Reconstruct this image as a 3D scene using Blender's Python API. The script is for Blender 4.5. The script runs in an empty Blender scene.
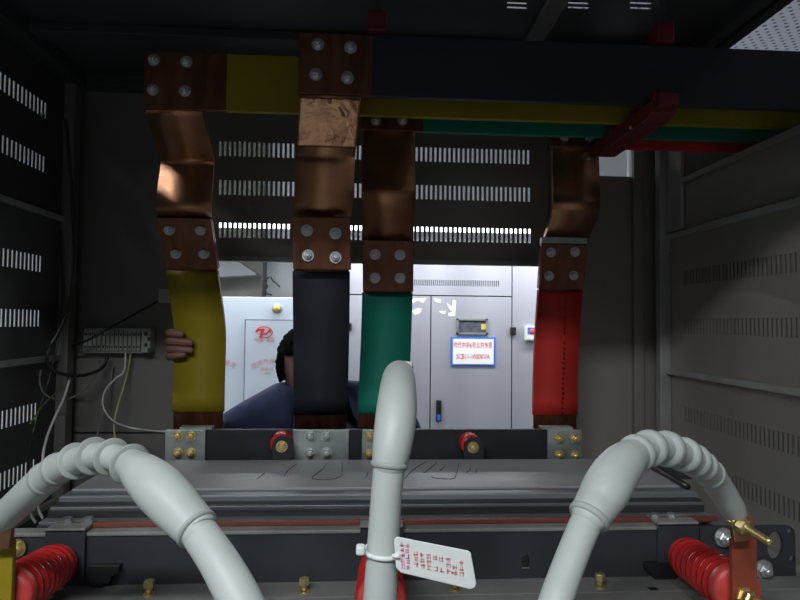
import bpy, bmesh, math, random
from mathutils import Vector, Matrix
random.seed(7)
S = bpy.context.scene
COL = S.collection
PI = math.pi
# ------------------------------------------------------------------ camera, world, lights, exposure
HC = 1.75                                   # camera height above the floor
YAW, PITCH, ROLL = 3.5, 2.1, 0.6
cd = bpy.data.cameras.new('camera'); cam = bpy.data.objects.new('camera', cd); COL.objects.link(cam)
cd.sensor_width = 36; cd.lens = 27; cd.clip_start = 0.02
CR = (Matrix.Rotation(math.radians(-YAW), 3, 'Z') @ Matrix.Rotation(math.radians(90 + PITCH), 3, 'X')
      @ Matrix.Rotation(math.radians(ROLL), 3, 'Z'))
cam.matrix_world = Matrix.Translation((0, 0, HC)) @ CR.to_4x4()
S.camera = cam
w = bpy.data.worlds.new('world'); S.world = w; w.use_nodes = True
w.node_tree.nodes['Background'].inputs[0].default_value = (.55, .62, .7, 1)
w.node_tree.nodes['Background'].inputs[1].default_value = .02
S.view_settings.view_transform = 'Standard'; S.view_settings.look = 'None'
S.view_settings.exposure = 0.0; S.view_settings.gamma = 1.0
S.view_settings.use_curve_mapping = False

def area(loc, rot, sx, sy, power, col=(1, 1, 1)):
    l = bpy.data.lights.new('lamp_light', 'AREA'); l.shape = 'RECTANGLE'; l.size = sx; l.size_y = sy
    l.energy = power; l.color = col
    o = bpy.data.objects.new('lamp_light', l); COL.objects.link(o); o.location = loc
    o.rotation_euler = rot
    return o
# ceiling lamps of the room plus one added low over the far aisle, each light sits in its own fitting built further down
LAMPS = [  # x, y, z, long side x, long side y, power, label
    (0.35, 3.60, 2.35, 3.2, .12, 30, 'long lamp added low over the aisle to brighten the stainless cabinet'),  # added lamp, hung low so the cabinet top turns white
    (-2.0, 1.5, 3.02, .12, 1.8, 42, 'ceiling lamp over the aisle beyond the left side wall'),
    (-.70, -.85, 3.02, 1.8, .12, 60, 'ceiling lamp over the open front of the enclosure'),
    (3.2, 1.9, 3.02, .12, 1.2, 40, 'ceiling lamp past the neighbouring switchgear'),
]
for (x, y, z, a, b, p, _) in LAMPS:
    area((x, y, z - .045), (0, 0, 0), a, b, p, (.93, .97, 1))
    area((x, y, z + .045), (PI, 0, 0), a, b, p * .12, (.93, .97, 1))

# ------------------------------------------------------------------ pixel helpers (a point at a chosen real depth)
def ray(px, py):
    return CR @ Vector(((px - 400) / 600, -(py - 300) / 600, -1))
def at(px, py, Y):
    d = ray(px, py); t = Y / d.y
    return Vector((d.x * t, Y, HC + d.z * t))
def atX(px, py, X):
    d = ray(px, py); t = X / d.x
    return Vector((X, d.y * t, HC + d.z * t))
def atZ(px, py, h):
    d = ray(px, py); t = h / d.z
    return Vector((d.x * t, d.y * t, HC + h))

# ------------------------------------------------------------------ materials
def mat(name, col, rough=.5, metal=0., var=.12, vscale=8., bump=0., bscale=60., emit=0., stretch=(1, 1, 1), coat=0., spec=.5):
    m = bpy.data.materials.new(name); m.use_nodes = True
    N = m.node_tree.nodes; L = m.node_tree.links; b = N['Principled BSDF']
    b.inputs['Roughness'].default_value = rough; b.inputs['Metallic'].default_value = metal
    b.inputs['Specular IOR Level'].default_value = spec
    if coat: b.inputs['Coat Weight'].default_value = coat; b.inputs['Coat Roughness'].default_value = .15
    tc = N.new('ShaderNodeTexCoord'); mp = N.new('ShaderNodeMapping'); mp.inputs['Scale'].default_value = stretch
    L.new(tc.outputs['Object'], mp.inputs['Vector'])
    if var:
        n = N.new('ShaderNodeTexNoise'); n.inputs['Scale'].default_value = vscale; n.inputs['Detail'].default_value = 5
        L.new(mp.outputs[0], n.inputs['Vector'])
        r = N.new('ShaderNodeMapRange'); r.inputs[1].default_value = .3; r.inputs[2].default_value = .7
        r.inputs[3].default_value = 1 - var; r.inputs[4].default_value = 1 + var
        L.new(n.outputs['Fac'], r.inputs[0])
        v = N.new('ShaderNodeVectorMath'); v.operation = 'SCALE'; v.inputs[0].default_value = col[:3]
        L.new(r.outputs[0], v.inputs['Scale']); L.new(v.outputs[0], b.inputs['Base Color'])
        r2 = N.new('ShaderNodeMapRange'); r2.inputs[1].default_value = .3; r2.inputs[2].default_value = .7
        r2.inputs[3].default_value = max(.03, rough - .08); r2.inputs[4].default_value = min(1, rough + .08)
        L.new(n.outputs['Fac'], r2.inputs[0]); L.new(r2.outputs[0], b.inputs['Roughness'])
    else:
        b.inputs['Base Color'].default_value = (*col[:3], 1)
    if bump:
        n2 = N.new('ShaderNodeTexNoise'); n2.inputs['Scale'].default_value = bscale; n2.inputs['Detail'].default_value = 4
        L.new(mp.outputs[0], n2.inputs['Vector'])
        bu = N.new('ShaderNodeBump'); bu.inputs['Strength'].default_value = bump; bu.inputs['Distance'].default_value = .01
        L.new(n2.outputs['Fac'], bu.inputs['Height']); L.new(bu.outputs[0], b.inputs['Normal'])
    if emit:
        b.inputs['Emission Color'].default_value = (*col[:3], 1); b.inputs['Emission Strength'].default_value = emit
    return m
M = {}
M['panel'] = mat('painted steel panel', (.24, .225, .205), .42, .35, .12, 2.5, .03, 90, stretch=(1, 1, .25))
M['panelR'] = mat('lightened back panel', (.27, .255, .235), .45, .35, .12, 2.5, .03, 90, stretch=(1, 1, .25))  # lighter copy of panel: light on the back right put into colour
M['panelW'] = mat('shaded side panel', (.075, .075, .073), .5, .35, .15, 2.5)  # left wall's copy of panel, darkened to carry its shade
M['panelL'] = mat('darkened steel panel', (.17, .165, .155), .5, .3, .15, 2.5)  # darker copy of panel: shade of the left side put into colour
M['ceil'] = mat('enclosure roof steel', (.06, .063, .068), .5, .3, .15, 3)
M['rail'] = mat('grey rail steel', (.30, .30, .29), .45, .4, .15, 9)
M['copper'] = mat('copper', (.54, .27, .15), .40, 1., .22, 9, .03, 14, stretch=(1, 1, 1.8))
M['copperdull'] = mat('tarnished copper', (.20, .085, .05), .45, .85, .3, 14, .08, 50, stretch=(3, 3, .5))
M['crumple'] = mat('dented copper', (.56, .30, .18), .22, 1., .2, 12, .55, 22)
M['copperred'] = mat('painted copper strip', (.33, .075, .04), .42, .2, .1, 20, .05, 60)
M['bolt'] = mat('zinc plated bolt', (.55, .58, .58), .35, .8, .15, 30)
M['brass'] = mat('yellow zinc bolt', (.72, .58, .27), .3, .85, .2, 40)
M['galv'] = mat('galvanised plate', (.34, .38, .37), .45, .7, .35, 16, .05, 80)
M['yellow'] = mat('yellow heat shrink sleeve', (.27, .205, .012), .5, 0, .06, 9, .03, 30, spec=.25)
M['black'] = mat('black heat shrink sleeve', (.028, .030, .040), .45, 0, .15, 9, .03, 30, spec=.3)
M['green'] = mat('green heat shrink sleeve', (.010, .17, .12), .5, 0, .1, 9, .03, 30, spec=.25)
M['red'] = mat('red heat shrink sleeve', (.52, .032, .026), .5, 0, .1, 9, .03, 30, spec=.25)
M['railblack'] = mat('black painted bar', (.017, .018, .024), .5, .0, .2, 14, spec=.35)
M['clamp'] = mat('dark grey painted channel', (.030, .033, .040), .5, .1, .25, 6, .03, 40)
M['flange'] = mat('dusty grey channel flange', (.20, .20, .19), .6, .15, .25, 9, .05, 50)
M['lamtop'] = mat('painted yoke top', (.29, .29, .305), .5, .15, .10, 5, .04, 12, stretch=(1, 3, 1))
M['lamgrey'] = mat('lamination step edge', (.20, .21, .22), .45, .5, .25, 7, stretch=(.4, 4, 4))
M['lamdark'] = mat('dark lamination face', (.035, .037, .04), .5, .3, .4, 12, stretch=(.5, 6, 6))
M['cable'] = mat('grey silicone sleeve', (.46, .50, .48), .42, 0, .07, 14, .05, 24, spec=.45)
M['cablerib'] = mat('dusty grey silicone shed', (.36, .39, .375), .5, 0, .12, 20, spec=.35)
M['epoxy'] = mat('red epoxy resin', (.52, .022, .022), .2, 0, .12, 12, coat=.5)
M['epoxycap'] = mat('dusty red epoxy cap', (.60, .06, .05), .4, 0, .3, 25)
M['white'] = mat('white plastic', (.74, .78, .76), .4, 0, .05, 10)
M['offwhite'] = mat('grey white plastic', (.35, .36, .33), .5, 0, .1, 20)
M['epoxycap_r'] = mat('dark red moulded resin', (.13, .010, .013), .5, 0, .1, 10)
M['greywire'] = mat('dull grey wire', (.13, .13, .125), .5, 0, .1, 20)
M['olivewire'] = mat('olive wire', (.14, .15, .06), .5, 0, .1, 20)
M['board'] = mat('red brown insulation board', (.17, .04, .025), .6, 0, .3, 8, stretch=(.5, 1, 1))
M['dark'] = mat('black plastic', (.012, .012, .014), .45, 0, .1, 10)
M['whitewire'] = mat('white wire', (.55, .54, .52), .45, 0, .05, 10)
M['greenwire'] = mat('yellow green wire', (.42, .45, .12), .45, 0, .2, 60)
M['stain'] = mat('brushed stainless steel', (.46, .46, .52), .38, .35, .06, 3, .02, 140, stretch=(1, 1, .05))
M['whitecab'] = mat('white blue cabinet paint', (.60, .67, .76), .35, 0, .04, 3)
M['seam'] = mat('dark cabinet seam', (.12, .13, .18), .6, 0, .1, 5)
M['brightwhite'] = mat('bright white', (.95, .95, .97), .5, 0, .02, 5)
M['printred'] = mat('red print', (.72, .03, .03), .5, 0, 0)
M['printfaint'] = mat('pale red print', (.72, .30, .30), .6, 0, .25, 300)
M['printpink'] = mat('pink print', (.75, .28, .45), .6, 0, .25, 300)
M['blue'] = mat('blue print', (.03, .17, .75), .5, 0, .05, 5)
M['bluedark'] = mat('blue plastic', (.02, .08, .36), .5, 0, .1, 5)
M['glassdark'] = mat('dark window of a meter', (.09, .10, .12), .3, 0, .25, 30)
M['yellowtag'] = mat('yellow sticker', (.65, .50, .10), .5, 0, .05, 5)
M['concrete'] = mat('bare concrete', (.22, .215, .18), .85, 0, .25, 4, .2, 20)
M['concretedark'] = mat('dark painted wall', (.20, .20, .21), .8, 0, .15, 3)
M['plaster'] = mat('white plaster', (.75, .76, .78), .8, 0, .06, 3, .1, 15)
M['floor'] = mat('grey floor paint', (.30, .32, .31), .4, 0, .12, 3)
M['tilew'] = None
M['skin'] = mat('skin', (.21, .10, .08), .5, 0, .08, 30, .05, 120)
M['hair'] = mat('black hair', (.008, .008, .010), .85, 0, .3, 60, .3, 200, spec=.1)
M['navy'] = mat('navy work jacket', (.05, .065, .15), .8, 0, .2, 12, .25, 30)
M['trouser'] = mat('dark trousers', (.02, .022, .03), .85, 0, .2, 12, .2, 30)
M['coil'] = mat('epoxy cast coil', (.20, .07, .04), .4, 0, .1, 6)
M['pencil'] = mat('pencil line', (.04, .04, .04), .7, 0, 0)
M['lampwhite'] = mat('lamp housing', (.8, .8, .8), .5, 0, 0)
M['lampglow'] = mat('lamp diffuser', (.95, .98, 1), .5, 0, 0, emit=4)
M['redlamp'] = mat('red indicator', (1, .1, .03), .4, 0, 0)
# perforated ceiling tile: holes drawn as small dark dots
def perforated():
    m = bpy.data.materials.new('perforated ceiling tile'); m.use_nodes = True
    N = m.node_tree.nodes; L = m.node_tree.links; b = N['Principled BSDF']
    b.inputs['Roughness'].default_value = .6
    tc = N.new('ShaderNodeTexCoord'); sc = N.new('ShaderNodeVectorMath'); sc.operation = 'SCALE'
    sc.inputs['Scale'].default_value = 1 / .042; L.new(tc.outputs['Object'], sc.inputs[0])
    rot = N.new('ShaderNodeMapping'); rot.inputs['Rotation'].default_value = (0, 0, PI / 4)
    L.new(sc.outputs[0], rot.inputs['Vector'])
    fr = N.new('ShaderNodeVectorMath'); fr.operation = 'FRACTION'; L.new(rot.outputs[0], fr.inputs[0])
    sb = N.new('ShaderNodeVectorMath'); sb.operation = 'SUBTRACT'; sb.inputs[1].default_value = (.5, .5, 0)
    L.new(fr.outputs[0], sb.inputs[0])
    ml = N.new('ShaderNodeVectorMath'); ml.operation = 'MULTIPLY'; ml.inputs[1].default_value = (1, 1, 0)
    L.new(sb.outputs[0], ml.inputs[0])
    ln = N.new('ShaderNodeVectorMath'); ln.operation = 'LENGTH'; L.new(ml.outputs[0], ln.inputs[0])
    lt = N.new('ShaderNodeMath'); lt.operation = 'LESS_THAN'; lt.inputs[1].default_value = .22
    L.new(ln.outputs['Value'], lt.inputs[0])
    mx = N.new('ShaderNodeMix'); mx.data_type = 'RGBA'
    mx.inputs['A'].default_value = (.70, .71, .80, 1); mx.inputs['B'].default_value = (.16, .16, .22, 1)
    L.new(lt.outputs[0], mx.inputs['Factor']); L.new(mx.outputs['Result'], b.inputs['Base Color'])
    return m
M['tilew'] = perforated()

# ------------------------------------------------------------------ object helpers
def tag(o, label=None, cat=None, group=None, kind=None):
    if label: o['label'] = label
    if cat: o['category'] = cat
    if group: o['group'] = group
    if kind: o['kind'] = kind
    return o
def thing(name, label, cat, loc, group=None):
    o = bpy.data.objects.new(name, None); COL.objects.link(o); o.location = loc; o.empty_display_size = .05
    return tag(o, label, cat, group)
def rootloc(p):
    v = Vector((0, 0, 0))
    while p is not None:
        v += Vector(p.location); p = p.parent
    return v
class MB:
    def __init__(s): s.v = []; s.f = []; s.sm = []
    def add(s, vs, fs, smooth=False):
        n = len(s.v); s.v += [Vector(a) for a in vs]
        for f in fs: s.f.append([i + n for i in f]); s.sm.append(smooth)
        return s
    def box(s, x0, x1, y0, y1, z0, z1):
        v = [(x, y, z) for z in (z0, z1) for y in (y0, y1) for x in (x0, x1)]
        return s.add(v, [(0, 2, 3, 1), (4, 5, 7, 6), (0, 1, 5, 4), (2, 6, 7, 3), (0, 4, 6, 2), (1, 3, 7, 5)])
    def tube(s, pts, rad, seg=12, caps=True, smooth=True):
        pts = [Vector(p) for p in pts]
        if not hasattr(rad, '__len__'): rad = [rad] * len(pts)
        n = len(pts); T = [(pts[min(i + 1, n - 1)] - pts[max(i - 1, 0)]).normalized() for i in range(n)]
        up = Vector((0, 0, 1)) if abs(T[0].z) < .9 else Vector((1, 0, 0))
        u = T[0].cross(up).normalized(); vs = []
        for i in range(n):
            u = (u - T[i] * u.dot(T[i])).normalized(); v = T[i].cross(u)
            for k in range(seg):
                a = 2 * PI * k / seg
                vs.append(pts[i] + (u * math.cos(a) + v * math.sin(a)) * rad[i])
        fs = [(i * seg + k, i * seg + (k + 1) % seg, (i + 1) * seg + (k + 1) % seg, (i + 1) * seg + k)
              for i in range(n - 1) for k in range(seg)]
        if caps: fs += [tuple(range(seg))[::-1], tuple((n - 1) * seg + k for k in range(seg))]
        return s.add(vs, fs, smooth)
    def lathe(s, c, axis, prof, seg=24, smooth=True):     # prof: (distance along axis, radius)
        c = Vector(c); ax = Vector(axis).normalized()
        return s.tube([c + ax * (p[0] + i * 1e-6) for i, p in enumerate(prof)], [max(p[1], 1e-5) for p in prof], seg, True, smooth) \
            if False else s._lathe(c, ax, prof, seg, smooth)
    def _lathe(s, c, ax, prof, seg, smooth):
        up = Vector((0, 0, 1)) if abs(ax.z) < .9 else Vector((1, 0, 0))
        u = ax.cross(up).normalized(); v = ax.cross(u); vs = []
        for d, r in prof:
            for k in range(seg):
                a = 2 * PI * k / seg
                vs.append(c + ax * d + (u * math.cos(a) + v * math.sin(a)) * max(r, 1e-5))
        n = len(prof)
        fs = [(i * seg + k, i * seg + (k + 1) % seg, (i + 1) * seg + (k + 1) % seg, (i + 1) * seg + k)
              for i in range(n - 1) for k in range(seg)]
        fs += [tuple(range(seg))[::-1], tuple((n - 1) * seg + k for k in range(seg))]
        return s.add(vs, fs, smooth)
    def prism(s, poly, axis, a, b):        # poly in the plane across axis ('x': (y,z), 'y': (x,z), 'z': (x,y))
        def P(p, t): return {'x': (t, p[0], p[1]), 'y': (p[0], t, p[1]), 'z': (p[0], p[1], t)}[axis]
        n = len(poly)
        vs = [P(p, a) for p in poly] + [P(p, b) for p in poly]
        fs = [tuple(range(n)), tuple(range(2 * n - 1, n - 1, -1))] + [(i, i + n, (i + 1) % n + n, (i + 1) % n) for i in range(n)]
        return s.add(vs, fs)
    def mesh(s, name, base=(0, 0, 0)):
        me = bpy.data.meshes.new(name); b = Vector(base)
        me.from_pydata([tuple(v - b) for v in s.v], [], s.f)
        me.polygons.foreach_set('use_smooth', s.sm)
        bm = bmesh.new(); bm.from_mesh(me); bmesh.ops.recalc_face_normals(bm, faces=bm.faces); bm.to_mesh(me); bm.free()
        return me
    def build(s, name, m, parent=None, base=None, bevel=0., seg=2):
        if parent is not None: b = rootloc(parent); loc = (0, 0, 0)
        else:
            if base is None:
                xs = [v.x for v in s.v]; ys = [v.y for v in s.v]; zs = [v.z for v in s.v]
                base = ((min(xs) + max(xs)) / 2, (min(ys) + max(ys)) / 2, min(zs))
            b = Vector(base); loc = base
        me = s.mesh(name, b); me.materials.append(m)
        o = bpy.data.objects.new(name, me); COL.objects.link(o); o.location = loc; o.parent = parent
        if bevel:
            md = o.modifiers.new('edge', 'BEVEL'); md.width = bevel; md.segments = seg; md.limit_method = 'ANGLE'; md.angle_limit = .6
        return o
def box(name, m, x0, x1, y0, y1, z0, z1, parent=None, bevel=0.): return MB().box(x0, x1, y0, y1, z0, z1).build(name, m, parent, bevel=bevel)
def catmull(P, n=8):
    P = [list(p) for p in P]; Q = [P[0]] + P + [P[-1]]; out = []
    for i in range(1, len(Q) - 2):
        for k in range(n):
            t = k / n; a, b, c, d = Q[i - 1], Q[i], Q[i + 1], Q[i + 2]
            out.append([.5 * (2 * b[j] + (c[j] - a[j]) * t + (2 * a[j] - 5 * b[j] + 4 * c[j] - d[j]) * t * t
                              + (3 * b[j] - a[j] - 3 * c[j] + d[j]) * t ** 3) for j in range(len(b))])
    out.append(P[-1]); return out
def piece(name, me, parent, loc, rot=None, label=None):
    o = bpy.data.objects.new(name, me); COL.objects.link(o); o.parent = parent
    o.location = Vector(loc) - rootloc(parent)
    if rot: o.rotation_euler = rot
    if label: o['label'] = label
    return o
# bolts, modelled pointing along -Y, origin on the surface
def bolt_mesh(r, m, h=.007, stud=.005):
    b = MB(); b.lathe((0, 0, 0), (0, -1, 0), [(0, r * 1.35), (.0022, r * 1.35), (.0022, r * .9)], 20, False)
    b.lathe((0, -.0022, 0), (0, -1, 0), [(0, r), (h * .8, r), (h, r * .82)], 6, False)
    b.lathe((0, -.0022 - h, 0), (0, -1, 0), [(0, r * .5), (stud, r * .5), (stud + .001, r * .35)], 12, False)
    me = b.mesh('hex_bolt'); me.materials.append(m); return me
BZ = bolt_mesh(.0095, M['bolt'])
BB = bolt_mesh(.0085, M['brass'])
BS = bolt_mesh(.0045, M['bolt'], .003, .001)

def slotted(mb, axis, pos, th, u0, u1, v0, v1, holes):
    """sheet across `axis` with rectangular holes (u0,u1,v0,v1)"""
    vs = sorted({v0, v1} | {h[2] for h in holes} | {h[3] for h in holes})
    for a, b in zip(vs, vs[1:]):
        mid = (a + b) / 2; hs = sorted([h for h in holes if h[2] < mid < h[3]]); u = u0
        segs = []
        for h in hs:
            if h[0] > u: segs.append((u, h[0]))
            u = max(u, h[1])
        if u < u1: segs.append((u, u1))
        for s0, s1 in segs:
            if axis == 'y': mb.box(s0, s1, pos, pos + th, a, b)
            elif axis == 'x': mb.box(pos, pos + th, s0, s1, a, b)
            else: mb.box(s0, s1, a, b, pos, pos + th)
    return mb
def row(u0, u1, c, hh=.021, pitch=.0145, w=.0062):
    n = int(round((u1 - u0) / pitch)); return [(u0 + i * pitch, u0 + i * pitch + w, c - hh, c + hh) for i in range(n)]

# ------------------------------------------------------------------ the setting: transformer enclosure shell
XL, XR, YB, YF, HT = -.844, .905, 1.79, .30, HC + .70
FL = 0.0
def struct(o): o['kind'] = 'structure'; return o
# left wall, slots open to the lit aisle
hl = []
for h in (.548, .405, .142, .0, -.24, -.385, -.62, -.76): hl += row(.60, 1.63, HC + h, pitch=.0178, w=.0075)
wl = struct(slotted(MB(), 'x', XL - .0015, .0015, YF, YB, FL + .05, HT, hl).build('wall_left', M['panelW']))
# right wall with the busbar passage
hr = []
for h in (.134, -.003, -.25, -.385, -.62, -.76): hr += row(.60, 1.645, HC + h, pitch=.0150, w=.006)
hr.append((.75, 1.63, HC + .415, HT - .001))
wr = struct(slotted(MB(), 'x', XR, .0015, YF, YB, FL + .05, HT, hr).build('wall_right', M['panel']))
# back wall: left panel, louvred centre panel, right panel with cut-out
wb = struct(thing('wall_back', None, None, ((XL + XR) / 2, YB, FL))); 
XO0 = at(186, 300, YB).x; XO1 = at(549, 300, YB).x; ZO = at(380, 264, YB).z
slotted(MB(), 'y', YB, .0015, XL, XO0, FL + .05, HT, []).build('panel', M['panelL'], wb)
hs = []
for py in (153, 191, 233): 
    zc = at(375, py, YB).z; hs += row(at(219, py, YB).x, at(533, py, YB).x, zc, hh=.0215, pitch=.01425, w=.0068)
slotted(MB(), 'y', YB, .0015, XO0, XO1, ZO, HT, hs).build('panel', M['panel'], wb)
MB().box(XO0, XO1, YB - .016, YB, ZO, ZO + .014).build('folded_edge', M['rail'], wb)
a = at(598, 150, YB); b = at(643, 177, YB)
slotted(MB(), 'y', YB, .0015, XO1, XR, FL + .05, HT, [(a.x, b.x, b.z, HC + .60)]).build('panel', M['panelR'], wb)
MB().box(XO1 - .001, XO1 + .010, YB - .012, YB, FL + .05, HT).build('folded_edge', M['panel'], wb)
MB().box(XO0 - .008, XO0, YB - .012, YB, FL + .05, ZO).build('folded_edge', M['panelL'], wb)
zz = at(155, 432, YB).z; MB().box(XL, XO0, YB - .004, YB, zz - .003, zz + .001).build('panel_joint', M['dark'], wb)
# enclosure roof with slot groups and two pinholes of light
hc = []
for x0, x1 in ((507, 527), (568, 589), (630, 652)):
    for py in (-8, -3, 3, 7.5) if x0 < 600 else (-8, -2, 3, 8):
        p = atZ(x0, py, .70); q = atZ(x1, py, .70); hc.append((p.x, q.x, p.y - .004, p.y + .004))
p = atZ(68, 38, .70); hc.append((p.x - .007, p.x + .007, p.y - .012, p.y + .012))
p = atZ(91, 77, .70); hc.append((p.x - .006, p.x + .006, p.y - .006, p.y + .006))
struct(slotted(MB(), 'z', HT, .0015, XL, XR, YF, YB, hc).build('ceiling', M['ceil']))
# frame beams of the roof and corner posts
n = [0]
def trim(x0, x1, y0, y1, z0, z1, m='ceil', bev=.002):
    n[0] += 1; return struct(box('trim_%d' % n[0], M[m], x0, x1, y0, y1, z0, z1, bevel=bev))
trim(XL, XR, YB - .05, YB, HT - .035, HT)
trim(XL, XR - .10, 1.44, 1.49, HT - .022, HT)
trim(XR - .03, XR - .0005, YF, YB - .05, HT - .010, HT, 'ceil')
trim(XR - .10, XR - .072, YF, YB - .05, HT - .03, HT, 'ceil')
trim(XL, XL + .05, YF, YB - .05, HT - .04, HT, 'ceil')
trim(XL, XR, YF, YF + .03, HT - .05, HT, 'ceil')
trim(XL, XL + .03, YB - .075, YB - .035, FL, HT - .04, 'panelL')
trim(XL, XL + .03, YF, YF + .04, FL, HT - .05, 'panelL')
pr = trim(XR - .032, XR, YB - .075, YB - .045, FL, HT - .04, 'rail')
trim(XR - .025, XR, YF, YF + .04, FL, HT - .05, 'rail')
trim(XR - .085, XR - .055, YB - .02, YB, FL, HT - .04, 'panel')
for (px, py) in ((671, 250), (674, 357), (675, 380)):
    q = at(px + 1.5, py, YB - .077); piece('small_bolt', BS, pr, q)
# a pressed crossing piece in the roof
q = atZ(545, 18, .70)
trim(q.x - .022, q.x + .022, YF + .03, 1.44, HT - .015, HT, 'panelL')
# side rails: left upper/lower, right upper/lower
def side_rail(X, hh, m, t=.012, y1=1.715):
    s = 1 if X < 0 else -1
    x0, x1 = sorted((X, X + s * t))
    n[0] += 1
    return struct(box('trim_%d' % n[0], M[m], x0, x1, YF, y1, HC + hh - .008, HC + hh + .008, bevel=.0015))
side_rail(XL, .276, 'rail'); side_rail(XL, -.108, 'rail'); side_rail(XR, .258, 'rail', .016); side_rail(XR, -.136, 'rail', .016)
side_rail(XL, -.50, 'rail'); side_rail(XR, -.50, 'rail')
# white jamb strip and lip of the busbar passage
trim(XR - .012, XR, 1.632, 1.715, HC + .27, HC + .60, 'rail', .004)
trim(XR - .012, XR, .75, 1.632, HC + .400, HC + .416, 'panel', .002)
# enclosure floor plinth
trim(XL, XR, YF, YB, FL, FL + .05, 'ceil')
tag(MB().box(XR - .030, XR - .016, 1.722, 1.734, HC + .12, HC + .62).build('cable_duct', M['bluedark']),
    'narrow blue duct standing in the back right corner', 'duct')

# ------------------------------------------------------------------ the room around it
RX0, RX1, RY0, RY1, RH = -3.1, 5.0, -2.6, 4.75, 3.30
struct(box('floor', M['floor'], RX0, RX1, RY0, RY1, -.1, 0))
struct(box('wall_north', M['plaster'], RX0, RX1, RY1, RY1 + .1, 0, RH))
struct(box('wall_south', M['concretedark'], RX0, RX1, RY0 - .1, RY0, 0, RH))
struct(box('wall_west', M['plaster'], RX0 - .1, RX0, RY0, RY1, 0, RH))
struct(box('wall_east', M['plaster'], RX1, RX1 + .1, RY0, RY1, 0, RH))
struct(box('ceiling', M['plaster'], RX0, RX1, RY0, RY1, RH + .03, RH + .13))
ct = struct(thing('ceiling', None, None, (3, 3, RH + .02)))
tm = MB().box(-.2985, .2985, -.2985, .2985, 0, .012).mesh('tile'); tm.materials.append(M['tilew'])
q = atZ(768, 26, RH - HC)
for i in range(-2, 4):
    for j in range(-2, 3):
        piece('tile', tm, ct, (q.x + .25 + i * .6, q.y + .3 + j * .6, RH))
for (x, y, z, a, b, p, lab) in LAMPS:
    t = thing('ceiling_lamp', lab, 'lamp', (x, y, z))
    MB().box(x - a / 2, x + a / 2, y - b / 2, y + b / 2, z - .03, z + .03).build('housing', M['lampwhite'], t)
    MB().box(x - a / 2, x + a / 2, y - b / 2, y + b / 2, z - .042, z - .03).build('diffuser', M['lampglow'], t)
    for s in (-1, 1):
        sx, sy = (x + s * a * .4, y) if a > b else (x, y + s * b * .4)
        MB().tube([(sx, sy, z + .03), (sx, sy, RH + .03)], .004, 6).build('hanger', M['lampwhite'], t)
# concrete beams behind, high on the far wall at the left
p = at(200, 262, 4.3); q = at(263, 300, 4.3)
struct(box('trim_30', M['concrete'], p.x - 1.2, at(262, 300, 4.55).x, 4.55, 4.75, 0, RH))
cb = MB(); a1 = at(222, 262, 4.4); a2 = at(258, 276, 4.4)
cb.prism([(a1.x - .5, a2.z + .01), (at(236, 262, 4.4).x, a1.z + .02), (a2.x, a2.z + .012), (a2.x, a2.z), (a1.x - .5, a2.z - .05)], 'y', 4.3, 4.55)
struct(cb.build('trim_31', M['concretedark']))
for pts in ([(265,278),(267,281),(265,284),(268,286),(266,289)],[(271,277),(273,281),(276,283),(280,287)],[(264,292),(268,294),(272,295)],[(267,279),(269,277)]):
    o = MB().tube([at(x_, y_, 4.749) for x_, y_ in pts], .006, 5).build('plaster_crack', M['seam']); o['kind'] = 'structure'

# ------------------------------------------------------------------ far cabinets
YC = 3.95
def seam_h(par, x0, x1, z, Y, m='seam', t=.008): MB().box(x0, x1, Y - .004, Y + .002, z - t / 2, z + t / 2).build('seam', M[m], par)
c0 = at(322, 300, YC).x; c1 = at(431, 300, YC).x; c2 = at(512, 300, YC).x; c3 = at(620, 300, YC).x
cz1 = 2.42; zs = at(470, 296, YC).z
cab = thing('transformer_cabinet', 'wide brushed stainless cabinet with louvres and a blue-framed sign', 'cabinet', ((c0 + c3) / 2, YC + .3, 0))
g = .004
def cabpanel(x0, x1, z0, z1, name='panel', holes=()):
    o = slotted(MB(), 'y', YC, .02, x0 + g, x1 - g, z0 + g, z1 - g, list(holes)).build(name, M['stain'], cab); return o
MB().box(c0, c3, YC + .02, YC + .65, 0, cz1).build('body', M['seam'], cab)
sh = [(at(412, 283, YC).x + i * .0128, at(412, 283, YC).x + i * .0128 + .0055, at(450, 286, YC).z, at(450, 280, YC).z) for i in range(46)]
cabpanel(c0, c2, zs, cz1, 'top_panel', sh)
dl = cabpanel(c0, c1, .08, zs, 'door'); 
dr = cabpanel(c1, c2, .08, zs, 'door')
cabpanel(c2, c3, .08, cz1, 'side_panel')
MB().box(c0, c3, YC + .01, YC + .05, 0, .08).build('plinth', M['seam'], cab)
# window in the door
p = at(456.5, 318.5, YC); q = at(487.5, 334.5, YC)
f = MB(); t = .012
f.box(p.x, q.x, YC - .012, YC, p.z - t, p.z).box(p.x, q.x, YC - .012, YC, q.z, q.z + t).box(p.x, p.x + t, YC - .012, YC, q.z, p.z).box(q.x - t, q.x, YC - .012, YC, q.z, p.z)
f.build('window_frame', M['rail'], dr)
MB().box(p.x + t, q.x - t, YC - .004, YC, q.z + t, p.z - t).build('window_pane', M['glassdark'], dr)
p = at(481, 324, YC); q = at(486, 329.5, YC); MB().box(p.x, q.x, YC - .006, YC - .002, q.z, p.z).build('sticker', M['yellowtag'], dr)
p = at(436, 400, YC); q = at(441, 421, YC); h = MB().box(p.x, q.x, YC - .02, YC, q.z, p.z).build('handle', M['dark'], dr, bevel=.004)
MB().box(p.x + .008, q.x - .008, YC - .024, YC - .02, q.z + .008, q.z + .045).build('key_slot', M['blue'], dr)
p = at(510, 327, YC); q = at(515.5, 335, YC); MB().box(p.x, q.x, YC - .02, YC, q.z, p.z).build('hinge', M['dark'], dr, bevel=.004)
p = at(348.5, 323, YC); q = at(351.5, 331, YC); MB().box(p.x, q.x, YC - .02, YC, q.z, p.z).build('hinge', M['dark'], dl, bevel=.004)
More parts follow.
